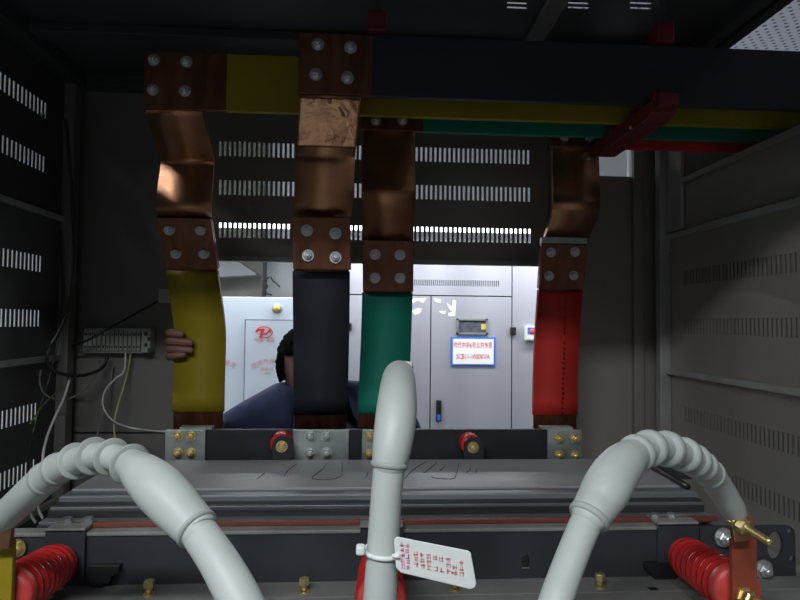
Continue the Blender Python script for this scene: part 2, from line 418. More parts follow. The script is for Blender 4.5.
# irregular white patches on the steel
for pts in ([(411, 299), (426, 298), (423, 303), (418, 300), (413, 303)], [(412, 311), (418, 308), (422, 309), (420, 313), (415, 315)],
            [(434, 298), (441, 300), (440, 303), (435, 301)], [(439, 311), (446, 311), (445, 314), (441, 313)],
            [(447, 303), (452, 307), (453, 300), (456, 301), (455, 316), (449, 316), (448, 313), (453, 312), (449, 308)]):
    MB().prism([(at(x, y, YC).x, at(x, y, YC).z) for x, y in pts], 'y', YC - .0015, YC + .001).build('white_patch', M['brightwhite'], cab)
# text helper
def text(s, m, parent, c, size, name='lettering', rot=(PI / 2, 0, 0), squeeze=1., label=None):
    cu = bpy.data.curves.new(name, 'FONT'); cu.body = s; cu.size = size; cu.align_x = 'CENTER'; cu.align_y = 'CENTER'
    cu.extrude = .0002; cu.resolution_u = 3
    o = bpy.data.objects.new(name, cu); COL.objects.link(o)
    dg = bpy.context.evaluated_depsgraph_get(); me = bpy.data.meshes.new_from_object(o.evaluated_get(dg))
    bpy.data.objects.remove(o); me.materials.clear(); me.materials.append(m)
    for v in me.vertices: v.co.x *= squeeze
    o = bpy.data.objects.new(name, me); COL.objects.link(o); o.parent = parent
    o.location = Vector(c) - rootloc(parent); o.rotation_euler = rot
    if label: o['label'] = label
    return o
p = at(451, 337, YC); q = at(495, 366, YC); YS = YC - .012
sg = thing('sign_board', 'white sign with blue border and red writing on the stainless cabinet door', 'sign', ((p.x + q.x) / 2, YC - .004, q.z))
MB().box(p.x, q.x, YS + .004, YC - .001, q.z, p.z).build('border', M['blue'], sg)
MB().box(p.x + .012, q.x - .012, YS, YS + .004, q.z + .012, p.z - .012).build('face', M['brightwhite'], sg)
text('时代中央6号公共专变', M['printred'], sg, at(473, 345.5, YS - .001), .046, squeeze=.60)
text('SCB11-1000KVA', M['printred'], sg, at(473, 356.8, YS - .001), .046, squeeze=.70)
p = at(524, 326, YC); q = at(540, 340.5, YC)
mt = thing('wall_meter', 'small white box with blue display beside the red sleeved bar', 'meter', ((p.x + q.x) / 2, YC - .03, q.z))
MB().box(p.x, q.x, YC - .04, YC - .002, q.z, p.z).build('case', M['white'], mt, bevel=.008)
MB().box(p.x + .014, q.x - .014, YC - .043, YC - .039, q.z + .045, p.z - .008).build('display', M['blue'], mt)
MB().lathe(at(532.5, 331.3, YC - .045), (0, 1, 0), [(0, .016), (.004, .018)], 16).build('red_button', M['redlamp'], mt)

# white switch cabinet at the left
YW = 3.70
w0 = at(120, 300, YW).x; w1 = at(301, 300, YW).x; wz = at(250, 297, YW).z
wc = thing('switch_cabinet', 'white blue-tinted cabinet with red emblem and curved red lettering', 'cabinet', ((w0 + w1) / 2, YW + .3, 0))
MB().box(w0, w1, YW, YW + .8, 0, wz).build('body', M['whitecab'], wc, bevel=.004)
d0 = at(245, 320, YW).x; dz = at(270, 319.5, YW).z; d1 = at(330, 320, YW).x
d1 = w1 - .01
dt = MB(); t = .007
dt.box(d0, d1, YW - .003, YW, dz - t, dz).box(d0, d0 + t, YW - .003, YW, .2, dz).box(d1 - t, d1, YW - .003, YW, .2, dz).box(d0, d1, YW - .003, YW, .2, .2 + t)
dt.build('door_seam', M['seam'], wc)
dd = MB().box(d0 + t, d1 - t, YW - .012, YW, .2 + t, dz - t).build('door', M['whitecab'], wc)
kb = at(277, 308.5, YW)
MB().lathe(kb, (0, -1, 0), [(0, .032), (.006, .030), (.012, .024)], 24).build('lamp_bezel', M['rail'], wc)
MB().lathe(kb - Vector((0, .01, 0)), (0, -1, 0), [(0, .02), (.012, .019), (.02, .012)], 20).build('indicator_lamp', M['yellowtag'], wc)
YT = YW - .0135
# emblem: oval ring, angular head shape pointing left, inner strokes
em = MB()
ec = at(264, 332.3, YT); ea, eb = .052, .036
K = 40
for i in range(K):
    a0, a1 = 2 * PI * i / K - 2.2, 2 * PI * (i + 1) / K - 2.2
    if i > 33: continue
    ti, to = .0, .0055
    em.prism([(ec.x + (ea - ti) * math.cos(a0), ec.z + (eb - ti) * math.sin(a0)), (ec.x + (ea - to) * math.cos(a0), ec.z + (eb - to) * math.sin(a0)),
              (ec.x + (ea - to) * math.cos(a1), ec.z + (eb - to) * math.sin(a1)), (ec.x + (ea - ti) * math.cos(a1), ec.z + (eb - ti) * math.sin(a1))], 'y', YT - .001, YT)
def epoly(pts):
    em.prism([(at(x, y, YT).x, at(x, y, YT).z) for x, y in pts], 'y', YT - .0015, YT)
epoly([(255.5, 331.5), (258.5, 328.8), (263, 328.6), (265, 329.3), (262.5, 333.5), (266, 332.6), (266.5, 334), (262.5, 335.2), (261.5, 337.2), (259.5, 336), (260.5, 333), (261.5, 331.2), (258.5, 330.9), (256.5, 332.3)])
epoly([(265.5, 334), (269.2, 329.3), (270.4, 329.5), (271, 333), (269.8, 333), (269.4, 331.4), (267.6, 333.5), (266, 335.2)])
em.build('emblem', M['printred'], wc)
text('中国', M['printfaint'], wc, at(258.5, 340, YT), .030, squeeze=.9)
text('泰富', M['printfaint'], wc, at(270.5, 340, YT), .030, squeeze=.9)
for ch, x, y, r in (('柜', 254.5, 366, .42), ('式', 259.8, 363.3, .30), ('气', 266, 361.8, .12), ('体', 272.5, 361.3, 0), ('绝', 279, 361.8, -.12), ('缘', 285, 363.5, -.28)):
    text(ch, M['printfaint'], wc, at(x, y, YT), .036, rot=(PI / 2, -r, 0))
text('00015', M['printfaint'], wc, at(267, 369.3, YT), .028, squeeze=1.1)
text('MFC', M['printfaint'], wc, at(268, 373.3, YT), .018)
for ch, x, y, r in (('设', 221, 361.6, -.15), ('备', 227.5, 363, -.35), ('室', 233.5, 365.5, -.5)):
    text(ch, M['printfaint'], wc, at(x, y, YW - .001), .036, rot=(PI / 2, -r, 0))

# neighbouring switchgear behind the right side wall, busbars run into it
sw = thing('switchgear_cabinet', 'dark steel switchgear cabinet beyond the busbar passage', 'cabinet', (1.75, 1.0, 0))
MB().box(1.13, 2.35, .2, 2.3, 0, HC + .62).build('body', M['panelL'], sw, bevel=.004)
MB().box(XR + .004, 1.128, .2, 1.79, 0, HC + .36).build('added_infill', M['panelL'], sw)  # infill added to keep the right wall slots dark
MB().box(XR + .004, 1.128, 1.76, 1.79, HC + .36, HC + .62).build('added_light_stop', M['panelL'], sw)  # plate added to stop aisle lamp light entering the passage
MB().box(1.6, 2.3, .185, .2, .15, HC + .5).build('door', M['panelL'], sw, bevel=.003)
MB().box(1.66, 1.68, .16, .185, 1.0, 1.2).build('handle', M['dark'], sw, bevel=.003)

# ------------------------------------------------------------------ horizontal busbars
HB = HC + at(400, 96.5, 1.195).z - HC
BH = .124; BT = .010
def hbar(name_label, Y, x0, xs, sleeve, px_bolts, boltmesh=BZ, copper='copperdull'):
    zb = HB
    r = thing('busbar', name_label, 'busbar', (x0, Y + BT / 2, zb), 'horizontal busbars under the enclosure roof')
    MB().box(x0, xs + .01, Y, Y + BT, zb, zb + BH).build('copper_end', M[copper], r, bevel=.0012)
    MB().box(xs, 1.128, Y - .0015, Y + BT + .0015, zb - .0015, zb + BH + .0015).build('sleeve', M[sleeve], r, bevel=.002)
    for px, py in px_bolts: piece('hex_bolt', boltmesh, r, at(px, py, Y))
    return r
P4 = lambda x0, x1, y0, y1: [(x0, y0), (x1, y0 + .5), (x0, y1), (x1, y1 + .5)]
hbar('black sleeved horizontal busbar nearest the roof front, its bare end carrying four bolts', 1.195, at(298, 96, 1.195).x, at(372, 96, 1.195).x, 'black',
     [(318, 44.5), (350.5, 47.5), (316, 74.5), (347.5, 78)])
hbar('yellow sleeved horizontal busbar running behind the black one', 1.31, at(143, 108, 1.31).x, at(226, 108, 1.31).x, 'yellow',
     [(154, 60), (186.5, 62), (153, 90), (185, 91)])
hbar('green sleeved horizontal busbar showing below the yellow one', 1.412, at(361, 133, 1.412).x, at(423, 133, 1.412).x, 'green',
     [(376, 120.5), (402.5, 120.5)])
hbar('dark red sleeved horizontal busbar, rearmost of the four', 1.50, at(549, 140, 1.50).x, at(606, 140, 1.50).x, 'red',
     [(565, 137), (589, 137)])

# ------------------------------------------------------------------ vertical droppers
def strip(mb, pts, w, th, smooth=True):
    """flat bar swept through centre points, width along X"""
    P = [Vector(p) for p in pts]; n_ = len(P); vs = []
    for i in range(n_):
        t = (P[min(i + 1, n_ - 1)] - P[max(i - 1, 0)]).normalized(); nn = Vector((0, t.z, -t.y))
        if nn.y > 0: nn = -nn
        for s in (-w / 2, w / 2):
            vs += [P[i] + Vector((s, 0, 0)) + nn * th / 2, P[i] + Vector((s, 0, 0)) - nn * th / 2]
    fs = []; sm = []
    for i in range(n_ - 1):
        a = 4 * i; b = a + 4
        fs += [(a, a + 2, b + 2, b), (a + 1, b + 1, b + 3, a + 3), (a, b, b + 1, a + 1), (a + 2, a + 3, b + 3, b + 2)]
    fs += [(0, 1, 3, 2), (4 * n_ - 4, 4 * n_ - 2, 4 * n_ - 1, 4 * n_ - 3)]
    k = len(mb.f); mb.add(vs, fs, smooth)
    for i in range(k, len(mb.f)):
        if (i - k) % 4 in (2, 3) or i >= len(mb.f) - 2: mb.sm[i] = False
    return mb
def fillet(P, d):
    out = [tuple(P[0])]
    for a_, b_, c_ in zip(P, P[1:], P[2:]):
        u_, v_ = (a_ - b_), (c_ - b_); k_ = min(d, u_.length * .48, v_.length * .48)
        p0, p2 = b_ + u_.normalized() * k_, b_ + v_.normalized() * k_
        for t in (0, .25, .5, .75, 1): out.append(tuple(p0 * (1 - t) ** 2 + b_ * 2 * t * (1 - t) + p2 * t * t))
    out.append(tuple(P[-1])); return out
def dropper(label, sleeve, Wd, flex, plate, low, bolts, bare_z, crumple=False, washer=False):
    """flex, low: lists (px centre, py, Y); plate: (px, py0, py1, Y0, Y1)"""
    L0 = [Vector(p) for p in fillet([at(*s) for s in low], .045)]; base = L0[-1]
    r = thing('busbar_dropper', label, 'busbar', base, 'vertical busbar droppers')
    # flexible copper foils: S bend, sampled finely
    F = fillet([at(*s) for s in flex], .009)
    fo = strip(MB(), F, Wd, .011).build('flexible_link', M['copper'], r)
    if crumple:
        G = [at(330, 99.5, 1.208), at(328.5, 125, 1.232), at(326.5, 148, 1.262)]; G = [p - Vector((0, .0070, 0)) for p in G]
        bm = bmesh.new(); nx = 28; ny = 26; vv = []
        for j in range(ny + 1):
            t = j / ny * (len(G) - 1); i0 = min(int(t), len(G) - 2); c = G[i0].lerp(G[i0 + 1], t - i0)
            rw = []
            for i in range(nx + 1):
                u = i / nx - .5; s_ = .5 + .5 * math.sin(i * 1.3 + 2.1 * math.sin(j * .55)); hgt = .0
                cx, cy = (u - .30) / .16, (j / ny - .20) / .20
                hgt += .0045 * math.exp(-(cx * cx + cy * cy)) * (.4 + s_)
                cx, cy = (u + .05) / .5, (j / ny - .04) / .07
                hgt += .003 * math.exp(-(cx * cx + cy * cy)) * (.5 + math.sin(i * .9))
                rw.append(bm.verts.new(c + Vector((u * (Wd - .002), -hgt, 0)) - rootloc(r)))
            vv.append(rw)
        for j in range(ny):
            for i in range(nx): bm.faces.new((vv[j][i], vv[j][i + 1], vv[j + 1][i + 1], vv[j + 1][i])).smooth = True
        bmesh.ops.recalc_face_normals(bm, faces=bm.faces)
        me = bpy.data.meshes.new('dented_foil'); bm.to_mesh(me); bm.free(); me.materials.append(M['crumple'])
        o = bpy.data.objects.new('dented_foil', me); COL.objects.link(o); o.parent = r
        md = o.modifiers.new('t', 'SOLIDIFY'); md.thickness = .001
    # rigid lower bar, bare at both ends
    strip(MB(), L0, Wd - .002, .009).build('copper_bar', M['copperdull'], r)
    # sleeve between plate bottom and bare_z
    zt = at(plate[0], plate[2], plate[4]).z; zb = at(low[-1][0], bare_z, low[-1][2]).z
    D = [tuple(v) for v in L0]; E = [Vector(p) for p in D if zb < p[2] < zt - .004]
    def cut(z):
        for p_, q_ in zip(D, D[1:]):
            if (p_[2] - z) * (q_[2] - z) <= 0 and p_[2] != q_[2]:
                return Vector(p_).lerp(Vector(q_), (z - p_[2]) / (q_[2] - p_[2]))
        return Vector(D[-1])
    E = [cut(zt - .003)] + E + [cut(zb)]
    sl = strip(MB(), E, Wd + .003, .014).build('sleeve', M[sleeve], r)
    # bolted overlap plate
    c0 = at(plate[0], plate[1], plate[3]); c1 = at(plate[0] + plate[5], plate[2], plate[4])
    pl = strip(MB(), [c0, c1], Wd + .001, .022, False).build('splice_plate', M['copperdull'], r, bevel=.0015)
    if washer:
        cc = c0 + Vector((0, .001, .006)); strip(MB(), [cc + Vector((0, 0, .010)), cc - Vector((0, 0, .006))], Wd, .024, False).build('spacer_plate', M['galv'], r)
    for px, py in bolts:
        t = (py - plate[1]) / (plate[2] - plate[1]); Yp = plate[3] + (plate[4] - plate[3]) * t - .0118
        piece('hex_bolt', BZ, pl, at(px, py, Yp), (math.atan2(plate[4] - plate[3], -(c0.z - c1.z)) * 0, 0, 0))
    return r, pl
W = .122
r1, _ = dropper('yellow sleeved dropper bar with the hand gripping it, hung from an S-bent copper link', 'yellow', W,
    [(174.5, 96, 1.327), (174.5, 112, 1.327), (188, 159, 1.425), (188, 165, 1.428), (184, 203, 1.385), (184, 209, 1.385), (185.5, 217, 1.44), (187, 228, 1.452)],
    (184.5, 217, 268, 1.424, 1.475, 8.5), [(188, 235, 1.480), (192, 268, 1.505), (201, 330, 1.545), (199, 380, 1.54), (198, 445, 1.525)],
    [(169.5, 230), (200.5, 230), (176, 253.5), (204, 253.5)], 412)
r2, _ = dropper('black sleeved dropper bar below a dented shiny copper link', 'black', W + .002,
    [(330.5, 88, 1.212), (330, 98, 1.208), (326, 156, 1.272), (325.5, 164, 1.270), (323.5, 207, 1.29), (321.5, 216, 1.315), (321.5, 228, 1.33)],
    (321, 217, 269, 1.295, 1.318, 1.5), [(321.5, 236, 1.335), (321.5, 269, 1.345), (321.5, 330, 1.38), (321, 380, 1.42), (320.5, 445, 1.47)],
    [(307, 230.5), (335.5, 233.5), (308, 255.5), (335.5, 257.5)], 412, crumple=True)
r3, _ = dropper('green sleeved dropper bar under a copper link with one dent', 'green', W,
    [(389, 120, 1.43), (389, 136, 1.428), (388.5, 187, 1.375), (388.5, 195, 1.372), (388.5, 205, 1.385), (388, 238, 1.45), (388, 245, 1.46)],
    (388, 240, 291, 1.44, 1.468, 0), [(388, 256, 1.48), (387.5, 291, 1.488), (386, 340, 1.50), (384, 385, 1.50), (381.5, 445, 1.48)],
    [(375, 254.5), (400, 255), (375, 278), (400, 278)], 414)
r4, _ = dropper('red sleeved dropper bar with black print down its length', 'red', W,
    [(574.5, 136, 1.517), (575, 150, 1.517), (576, 197, 1.497), (576, 203, 1.490), (575.5, 208, 1.492), (574, 218, 1.52), (566, 238, 1.588), (565, 243, 1.592)],
    (563.5, 244, 289, 1.572, 1.60, -3.5), [(563, 262, 1.605), (560, 289, 1.625), (556.5, 340, 1.645), (555, 385, 1.65), (554.5, 445, 1.64)],
    [(551, 252.5), (575, 252), (549, 276), (573.5, 275.5)], 415, washer=True)
# black print on the red sleeve: small upright characters one above the other
def sleeve_print():
    mb = MB(); y = 292
    while y < 414:
        if not (308 < y < 316 or 336 < y < 341 or 368 < y < 372):
            x = 565.8 - (y - 290) * .028 - (2.0 if y > 325 else 0) * 0
            Y = 1.625 + (min(y, 340) - 289) / 51 * .02 - .0085
            h = random.uniform(2.2, 3.2); wdt = random.uniform(1.0, 1.6)
            c = at(x, y, Y); s = Y / 600
            for k in range(3):
                dx = random.uniform(-.3, .3) * wdt * s; zz = c.z - k * h * s / 3
                mb.box(c.x + dx - wdt * s * .45, c.x + dx + wdt * s * .45, Y - .004, Y + .003, zz - h * s * .13, zz)
        y += 5.0
    mb.build('lettering', M['dark'], r4)
sleeve_print()

# ------------------------------------------------------------------ red busbar support clamps
def clamp_bar():
    X0 = at(656, 107, 1.19).x
    r = thing('busbar_support', 'dark red comb clamp holding the four busbars from below', 'support', (X0, 1.35, HB - .045))
    MB().prism([(1.16, HB - .004), (1.16, HB - .030), (1.19, HB - .038), (1.45, HB - .038), (1.48, HB - .030), (1.48, HB - .004)], 'x', X0 - .026, X0 + .026).build('comb_beam', M['epoxycap_r'], r, bevel=.003)
    for Y in (1.165, 1.255, 1.365, 1.46, 1.545):
        if Y < 1.47: MB().box(X0 - .022, X0 + .022, Y - .010, Y + .010, HB - .004, HB + .012).build('comb_tooth', M['epoxycap_r'], r, bevel=.002)
    for px, py in ((652, 124), (617, 152)):
        p_ = at(px, py, 1.25 if px > 640 else 1.5); piece('small_bolt', BS, r, (X0 - .0225, p_.y, HB - .03), (0, 0, -PI / 2))
    MB().box(X0 - .02, X0 + .02, 1.135, 1.178, HB - .02, HB + .004).build('end_block', M['epoxycap_r'], r, bevel=.003)
clamp_bar()
for px, lab in ((377, 'red block insulator above the bolted end of the black busbar'), (660, 'red block insulator above the black busbar near the roof opening')):
    c = at(px, 40, 1.21)
    r = thing('block_insulator', lab, 'insulator', (c.x, 1.20, HB + BH))
    MB().box(c.x - .020, c.x + .016, 1.18, 1.225, HB + BH + .003, HB + BH + .045).build('body', M['epoxycap_r'], r, bevel=.003)
    MB().box(c.x - .010, c.x + .006, 1.19, 1.215, HB + BH + .045, HT).build('hanger', M['ceil'], r, bevel=.001)

# ------------------------------------------------------------------ black terminal rail with galvanised plates
YR = 1.36
zt = at(380, 429.5, YR).z; zb = at(380, 463, YR).z
x0 = at(166, 440, YR).x; x1 = at(581, 440, YR).x
tr = thing('terminal_rail', 'black cross bar carrying galvanised bolted plates over the yoke', 'rail', ((x0 + x1) / 2, YR, zb))
MB().box(x0, x1, YR, YR + .012, zb, zt).build('bar', M['railblack'], tr, bevel=.0015)
for (pa, pb, bl, bm_) in ((166, 206, [(178, 436), (191, 436), (178, 453), (191, 453)], BB), (293, 349, [(310, 436), (326.5, 436), (310, 453), (326.5, 453)], BZ),
                          (362, 385, [(369.5, 436), (369.5, 454), (380.5, 436.5), (380.5, 454)], BB), (547, 581, [(559, 438.5), (575, 438.5), (559, 455), (575, 455.5)], BB)):
    pl = MB().box(at(pa, 440, YR).x, at(pb, 440, YR).x, YR - .006, YR, zb - .001, zt + .0005).build('terminal_plate', M['galv'], tr, bevel=.001)
    for px, py in bl: piece('hex_bolt', bm_, pl, at(px, py, YR - .0065))
for (pa, pb) in ((180, 212), (541, 572)):
    MB().box(at(pa, 430, YR).x, at(pb, 430, YR).x, YR - .004, YR + .02, zt + .0005, zt + .006).build('packing_strip', M['galv'], tr)
# connections behind the rail to the dropper feet
for px, Y, wd in ((198, 1.515, W), (320.5, 1.475, W), (381.5, 1.485, W), (555, 1.645, W)):
    c = at(px, 440, Y)
    MB().box(max(x0, c.x - wd / 2), min(x1 - .01, c.x + wd / 2 - .02), YR + .0125, Y - .008, zb + .005, zb + .015).build('terminal_lug', M['copperdull'], tr)
# short red standoff insulators with a black cap strap
for px, py, lab in ((281, 445, 'small red standoff insulator on the black cross bar left of the black dropper'), (473, 446, 'small red standoff insulator on the black cross bar below the sign')):
    c = at(px, py, YR - .045); k = (c.x, YR, c.z)
    r = thing('standoff_insulator', lab, 'insulator', k)
    MB().lathe((c.x - .002, YR, c.z), (0, -1, 0), [(0, .021), (.006, .024), (.010, .021), (.016, .024), (.022, .021), (.030, .023), (.034, .022)], 28).build('body', M['epoxy'], r)
    bz = MB(); pts = [(c.x + .003 + .0225 * math.cos(a_), c.z - .003 + .0225 * math.sin(a_)) for a_ in [PI * i / 14 for i in range(15)]]
    pts += [(c.x + .003 - .0225, zb - .012), (c.x + .003 + .0225, zb - .012)]
    bz.prism(pts, 'y', YR - .040, YR - .0345).build('strap', M['railblack'], r, bevel=.001)
    me = BB; o = piece('hex_bolt', BB, r, (c.x + .001, YR - .0405, c.z - .004)); o.scale = (1.1, 1.1, 1.1)

# ------------------------------------------------------------------ transformer: yoke, clamps, coils
xc = at(380, 500, 1.0).x
tf = thing('dry_transformer', 'dry transformer with stepped yoke, dark clamp channels and dusty flange', 'transformer', (xc, 1.19, .05))
def yz(y, Y): return at(400, y, Y).z
YMID = 1.20
z0 = at(400, 487, 1.098).z                      # top of the yoke
S0 = (at(72, 488, 1.098).x, at(687, 490, 1.098).x)
def step(y0, y1, za, zb_, m, s=S0, name='lamination_packet'):
    return MB().box(s[0], s[1], y0, y1, zb_, za).build(name, m, tf, bevel=.0008)
zA = z0
step(1.098, YMID + .115, zA, zA - .0045, M['lamtop'], name='yoke_top_plate')
zB = at(400, 489.5, 1.098).z; Y1 = 1.066; Y2 = 1.043; Y3 = 1.02
zB = zA - .0040
step(Y1 + .004, YMID + .115, zB, zB - .004, M['lamgrey'], (S0[0] - .003, S0[1] + .001)); step(Y1, YMID + .115, zB - .0008, zB - .010, M['lamgrey'], (S0[0] - .006, S0[1] + .003))
zC = zB - .010
step(Y2 + .003, YMID + .115, zC + .001, zC - .012, M['lamdark'], (S0[0] - .008, S0[1])); step(Y2, YMID + .115, zC - .001, zC - .006, M['lamgrey'], (S0[0] - .01, S0[1] - .002))
zD = zC - .014
step(Y2 - .002, YMID + .115, zC - .006, zD - .004, M['lamdark'], (S0[0] - .012, S0[1]))
step(Y3, YMID + .115, zD - .004, zD - .009, M['lamgrey'], (S0[0] - .015, S0[1] - .003))
zE = zD - .009
step(Y3 - .002, YMID + .115, zE, zE - .006, M['lamdark'], (S0[0] - .017, S0[1]))
step(.982, .989, at(400, 520, .982).z, at(400, 524.5, .982).z, M['board'], (S0[0] + .03, S0[1] - .01), 'insulation_board')
zF = at(400, 525.5, .975).z
step(.985, YMID + .115, zE - .010, zF - .10, M['lamdark'], (S0[0] - .01, S0[1]), 'yoke_core')
# pencil marks on the plate
def mark(pts):
    P = [(lambda v: Vector((v.x, v.y, z0 + .0004)))(atZ(x, y, z0 - HC)) for x, y in pts]
    P = [Vector(p) for p in catmull([tuple(p) for p in P], 5)]
    MB().tube(P, .0007, 5).build('pencil_mark', M['pencil'], tf)
for pts in ([(257, 479), (261, 476), (265, 473)], [(284, 477), (286, 473), (291, 468), (297, 464)], [(327, 463), (322, 470), (312, 478), (325, 480), (340, 477), (342, 470), (342, 463)],
            [(366, 478), (368, 472)], [(405, 479), (410, 473), (420, 465), (427, 462)], [(424, 473), (432, 467), (437, 462)], [(440, 471), (445, 466)],
            [(432, 476), (434, 478), (452, 479), (456, 475), (459, 463)], [(466, 473), (470, 470), (471, 466)], [(476, 473), (476.5, 469)]):
    mark(pts)
# front clamp channel: web plate, lower flange toward the viewer, pale top edge
YWb = .965
cx0 = at(-60, 550, YWb).x; cx1 = at(700, 550, YWb).x
zw1 = at(400, 532.5, YWb).z; zw0 = at(400, 580.5, YWb).z
web_holes = [(at(522, 554, YWb).x, at(529, 554, YWb).x, at(525, 568, YWb).z, at(525, 553, YWb).z), (at(645, 569, YWb).x, at(668, 569, YWb).x, at(650, 581, YWb).z, at(650, 570, YWb).z),
             (at(655, 569, YWb).x, at(663, 569, YWb).x, at(650, 585, YWb).z, at(650, 570, YWb).z)]
slotted(MB(), 'y', YWb, .010, cx0, cx1, zw0, zw1, []).build('clamp_web', M['clamp'], tf)
MB().box(cx0, cx1, YWb - .003, YWb + .022, zw1, zw1 + .006).build('clamp_top_edge', M['flange'], tf, bevel=.0015)
fl = slotted(MB(), 'z', zw0 - .010, .010, cx0, at(860, 590, .9).x, .86, YWb + .010, [(at(686, 592, .9).x, at(745, 592, .9).x, .868, .912)]).build('clamp_flange', M['flange'], tf, bevel=.0015)
MB().box(cx0, cx1 + .1, .86, .866, zw0 - .05, zw0 - .010).build('flange_lip', M['flange'], tf)
MB().box(at(646, 590, .93).x, at(654, 590, .93).x, .915, .925, zw0, zw0 + .0008).build('flange_hole', M['dark'], tf)
c = at(525.5, 560.5, YWb); g_ = MB().lathe(c, (0, -1, 0), [(-.001, .0062), (.0008, .0062), (.0012, .0050)], 20).build('oval_hole', M['dark'], tf)
for v in g_.data.vertices: v.co.z = (c.z - rootloc(tf).z) + (v.co.z - (c.z - rootloc(tf).z)) * 1.7
MB().box(c.x - .006, c.x + .006, YWb - .002, YWb, c.z - .0125, c.z - .0105).build('hole_rim', M['flange'], tf, bevel=.0008)
# dark plate on the web, standing in for the shade of a notch
hk = [(645, 563), (676, 563), (676, 585), (663, 585), (661, 581), (655, 582), (653, 574), (646, 571)]
MB().prism([(at(x, y, YWb - .01).x, at(x, y, YWb - .01).z) for x, y in hk], 'y', YWb - .012, YWb - .0005).build('notch_patch', M['dark'], tf, bevel=.001)
hk = [(75 + 645 - x + 75 - 30 + 0, y + 2) for x, y in [(645, 563), (676, 563), (676, 585), (663, 585), (661, 581), (655, 582), (653, 574), (646, 571)]]
MB().prism([(at(x, y, YWb - .01).x, at(x, y, YWb - .01).z) for x, y in hk], 'y', YWb - .012, YWb - .0005).build('notch_patch', M['dark'], tf, bevel=.001)
# right end plate with an oval hole and two small holes (built with real openings)
def end_plate(pa, pb, flip):
    Y = YWb - .004
    bm = bmesh.new()
    def P(x, y): v = at(x, y, Y); return (v.x, v.z)
    outer = [P(pa, 526), P(pb - 8, 525.5)] + [P(pb - 8 + 8 * math.sin(a), 533.5 - 8 * math.cos(a)) for a in (.4, .8, 1.2)] + [P(pb, 534), P(pb + 1, 584), P(pa, 584)]
    holes = [[P(774 + 8 * math.cos(a), 545 + 14 * math.sin(a)) for a in [2 * PI * i / 20 for i in range(20)]],
             [P(789 + 3 * math.cos(a), 530.5 + 3 * math.sin(a)) for a in [2 * PI * i / 12 for i in range(12)]],
             [P(791 + 3 * math.cos(a), 558 + 3 * math.sin(a)) for a in [2 * PI * i / 12 for i in range(12)]]]
    rl = rootloc(tf); edges = []
    for loop in [outer] + holes:
        vs = [bm.verts.new((p[0] - rl.x, Y - rl.y, p[1] - rl.z)) for p in loop]
        edges += [bm.edges.new((vs[i], vs[(i + 1) % len(vs)])) for i in range(len(vs))]
    bmesh.ops.triangle_fill(bm, use_beauty=True, use_dissolve=False, edges=edges)
    me = bpy.data.meshes.new('end_plate'); bm.to_mesh(me); bm.free(); me.materials.append(M['clamp'])
    o = bpy.data.objects.new('end_plate', me); COL.objects.link(o); o.parent = tf
    md = o.modifiers.new('t', 'SOLIDIFY'); md.thickness = .006; md.offset = 0
end_plate(699, 794, False)
# phase brackets strapped over the yoke edge
for pa, pb in ((46, 86), (360, 403), (657, 698)):
    xa, xb = at(pa, 540, YWb - .004).x, at(pb, 540, YWb - .004).x
    MB().box(xa, xb, YWb - .008, YWb - .0005, at(400, 572, YWb).z, zw1 + .012).build('strap_bracket', M['clamp'], tf, bevel=.001)
    MB().box(xa, xb, YWb - .008, 1.0, zw1 + .008, zw1 + .014).build('strap_top', M['flange'], tf, bevel=.001)
# flange bolts, heads up
for px, py in ((149, 585), (304, 585), (455, 586), (600, 581)):
    c = at(px, py, .93); b = MB()
    b.lathe((c.x, c.y, zw0), (0, 0, 1), [(0, .0085), (.002, .0085)], 16, False); b.lathe((c.x, c.y, zw0 + .002), (0, 0, 1), [(0, .0048), (.010, .0048)], 12, True)
    b.lathe((c.x, c.y, zw0 + .011), (0, 0, 1), [(0, .0080), (.009, .0080), (.010, .007)], 6, False)
    b.build('flange_bolt', M['brass'], tf)
for px, py in ((67, 521), (88, 523)):
    c = at(px, py, .985); b = MB(); b.lathe((c.x, .985, zw1 + .014), (0, 0, 1), [(0, .010), (.003, .010), (.003, .008), (.008, .008)], 6, False); b.build('strap_bolt', M['galv'], tf)
for px, py in ((672, 519), (655, 520)):
    c = at(px, py, .985); b = MB(); b.lathe((c.x, .985, zw1 + .014), (0, 0, 1), [(0, .009), (.003, .009), (.003, .007), (.006, .007)], 6, False); b.build('strap_bolt', M['galv'], tf)
for px, py, s in ((723, 537, 1.2), (763, 569, 1.2)):
    o = piece('hex_bolt', BZ, tf, at(px, py, YWb - .010)); o.scale = (s, s, s)
o = piece('hex_bolt', BB, tf, at(17, 548, YWb - .005)); o.scale = (1.2, 1, 1.2)
# yoke wedge strap at the right end
MB().tube([at(646, 462, 1.25), at(660, 470, 1.18), at(676, 480, 1.11), at(688, 487, 1.08)], .006, 8).build('wedge_strap', M['dark'], tf)
MB().box(at(662, 475, 1.17).x, at(686, 475, 1.17).x, 1.14, 1.24, z0, z0 + .010).build('wedge_block', M['clamp'], tf)
# rear clamp channel, coils, lower yoke
MB().box(S0[0], S0[1], 1.385, 1.395, zw0, zw1).build('rear_clamp_web', M['clamp'], tf)
MB().box(S0[0] - .02, S0[1] + .02, 1.0, 1.38, .05, .30).build('lower_yoke', M['lamdark'], tf, bevel=.004)
for X in (-.44, .02, .47):
    MB().lathe((X, 1.19, .36), (0, 0, 1), [(0, .185), (.01, .19), (.82, .19), (.83, .185)], 40).build('coil', M['coil'], tf)
    MB().lathe((X, 1.19, .28), (0, 0, 1), [(0, .09), (1.02, .09)], 20).build('core_leg', M['lamdark'], tf)

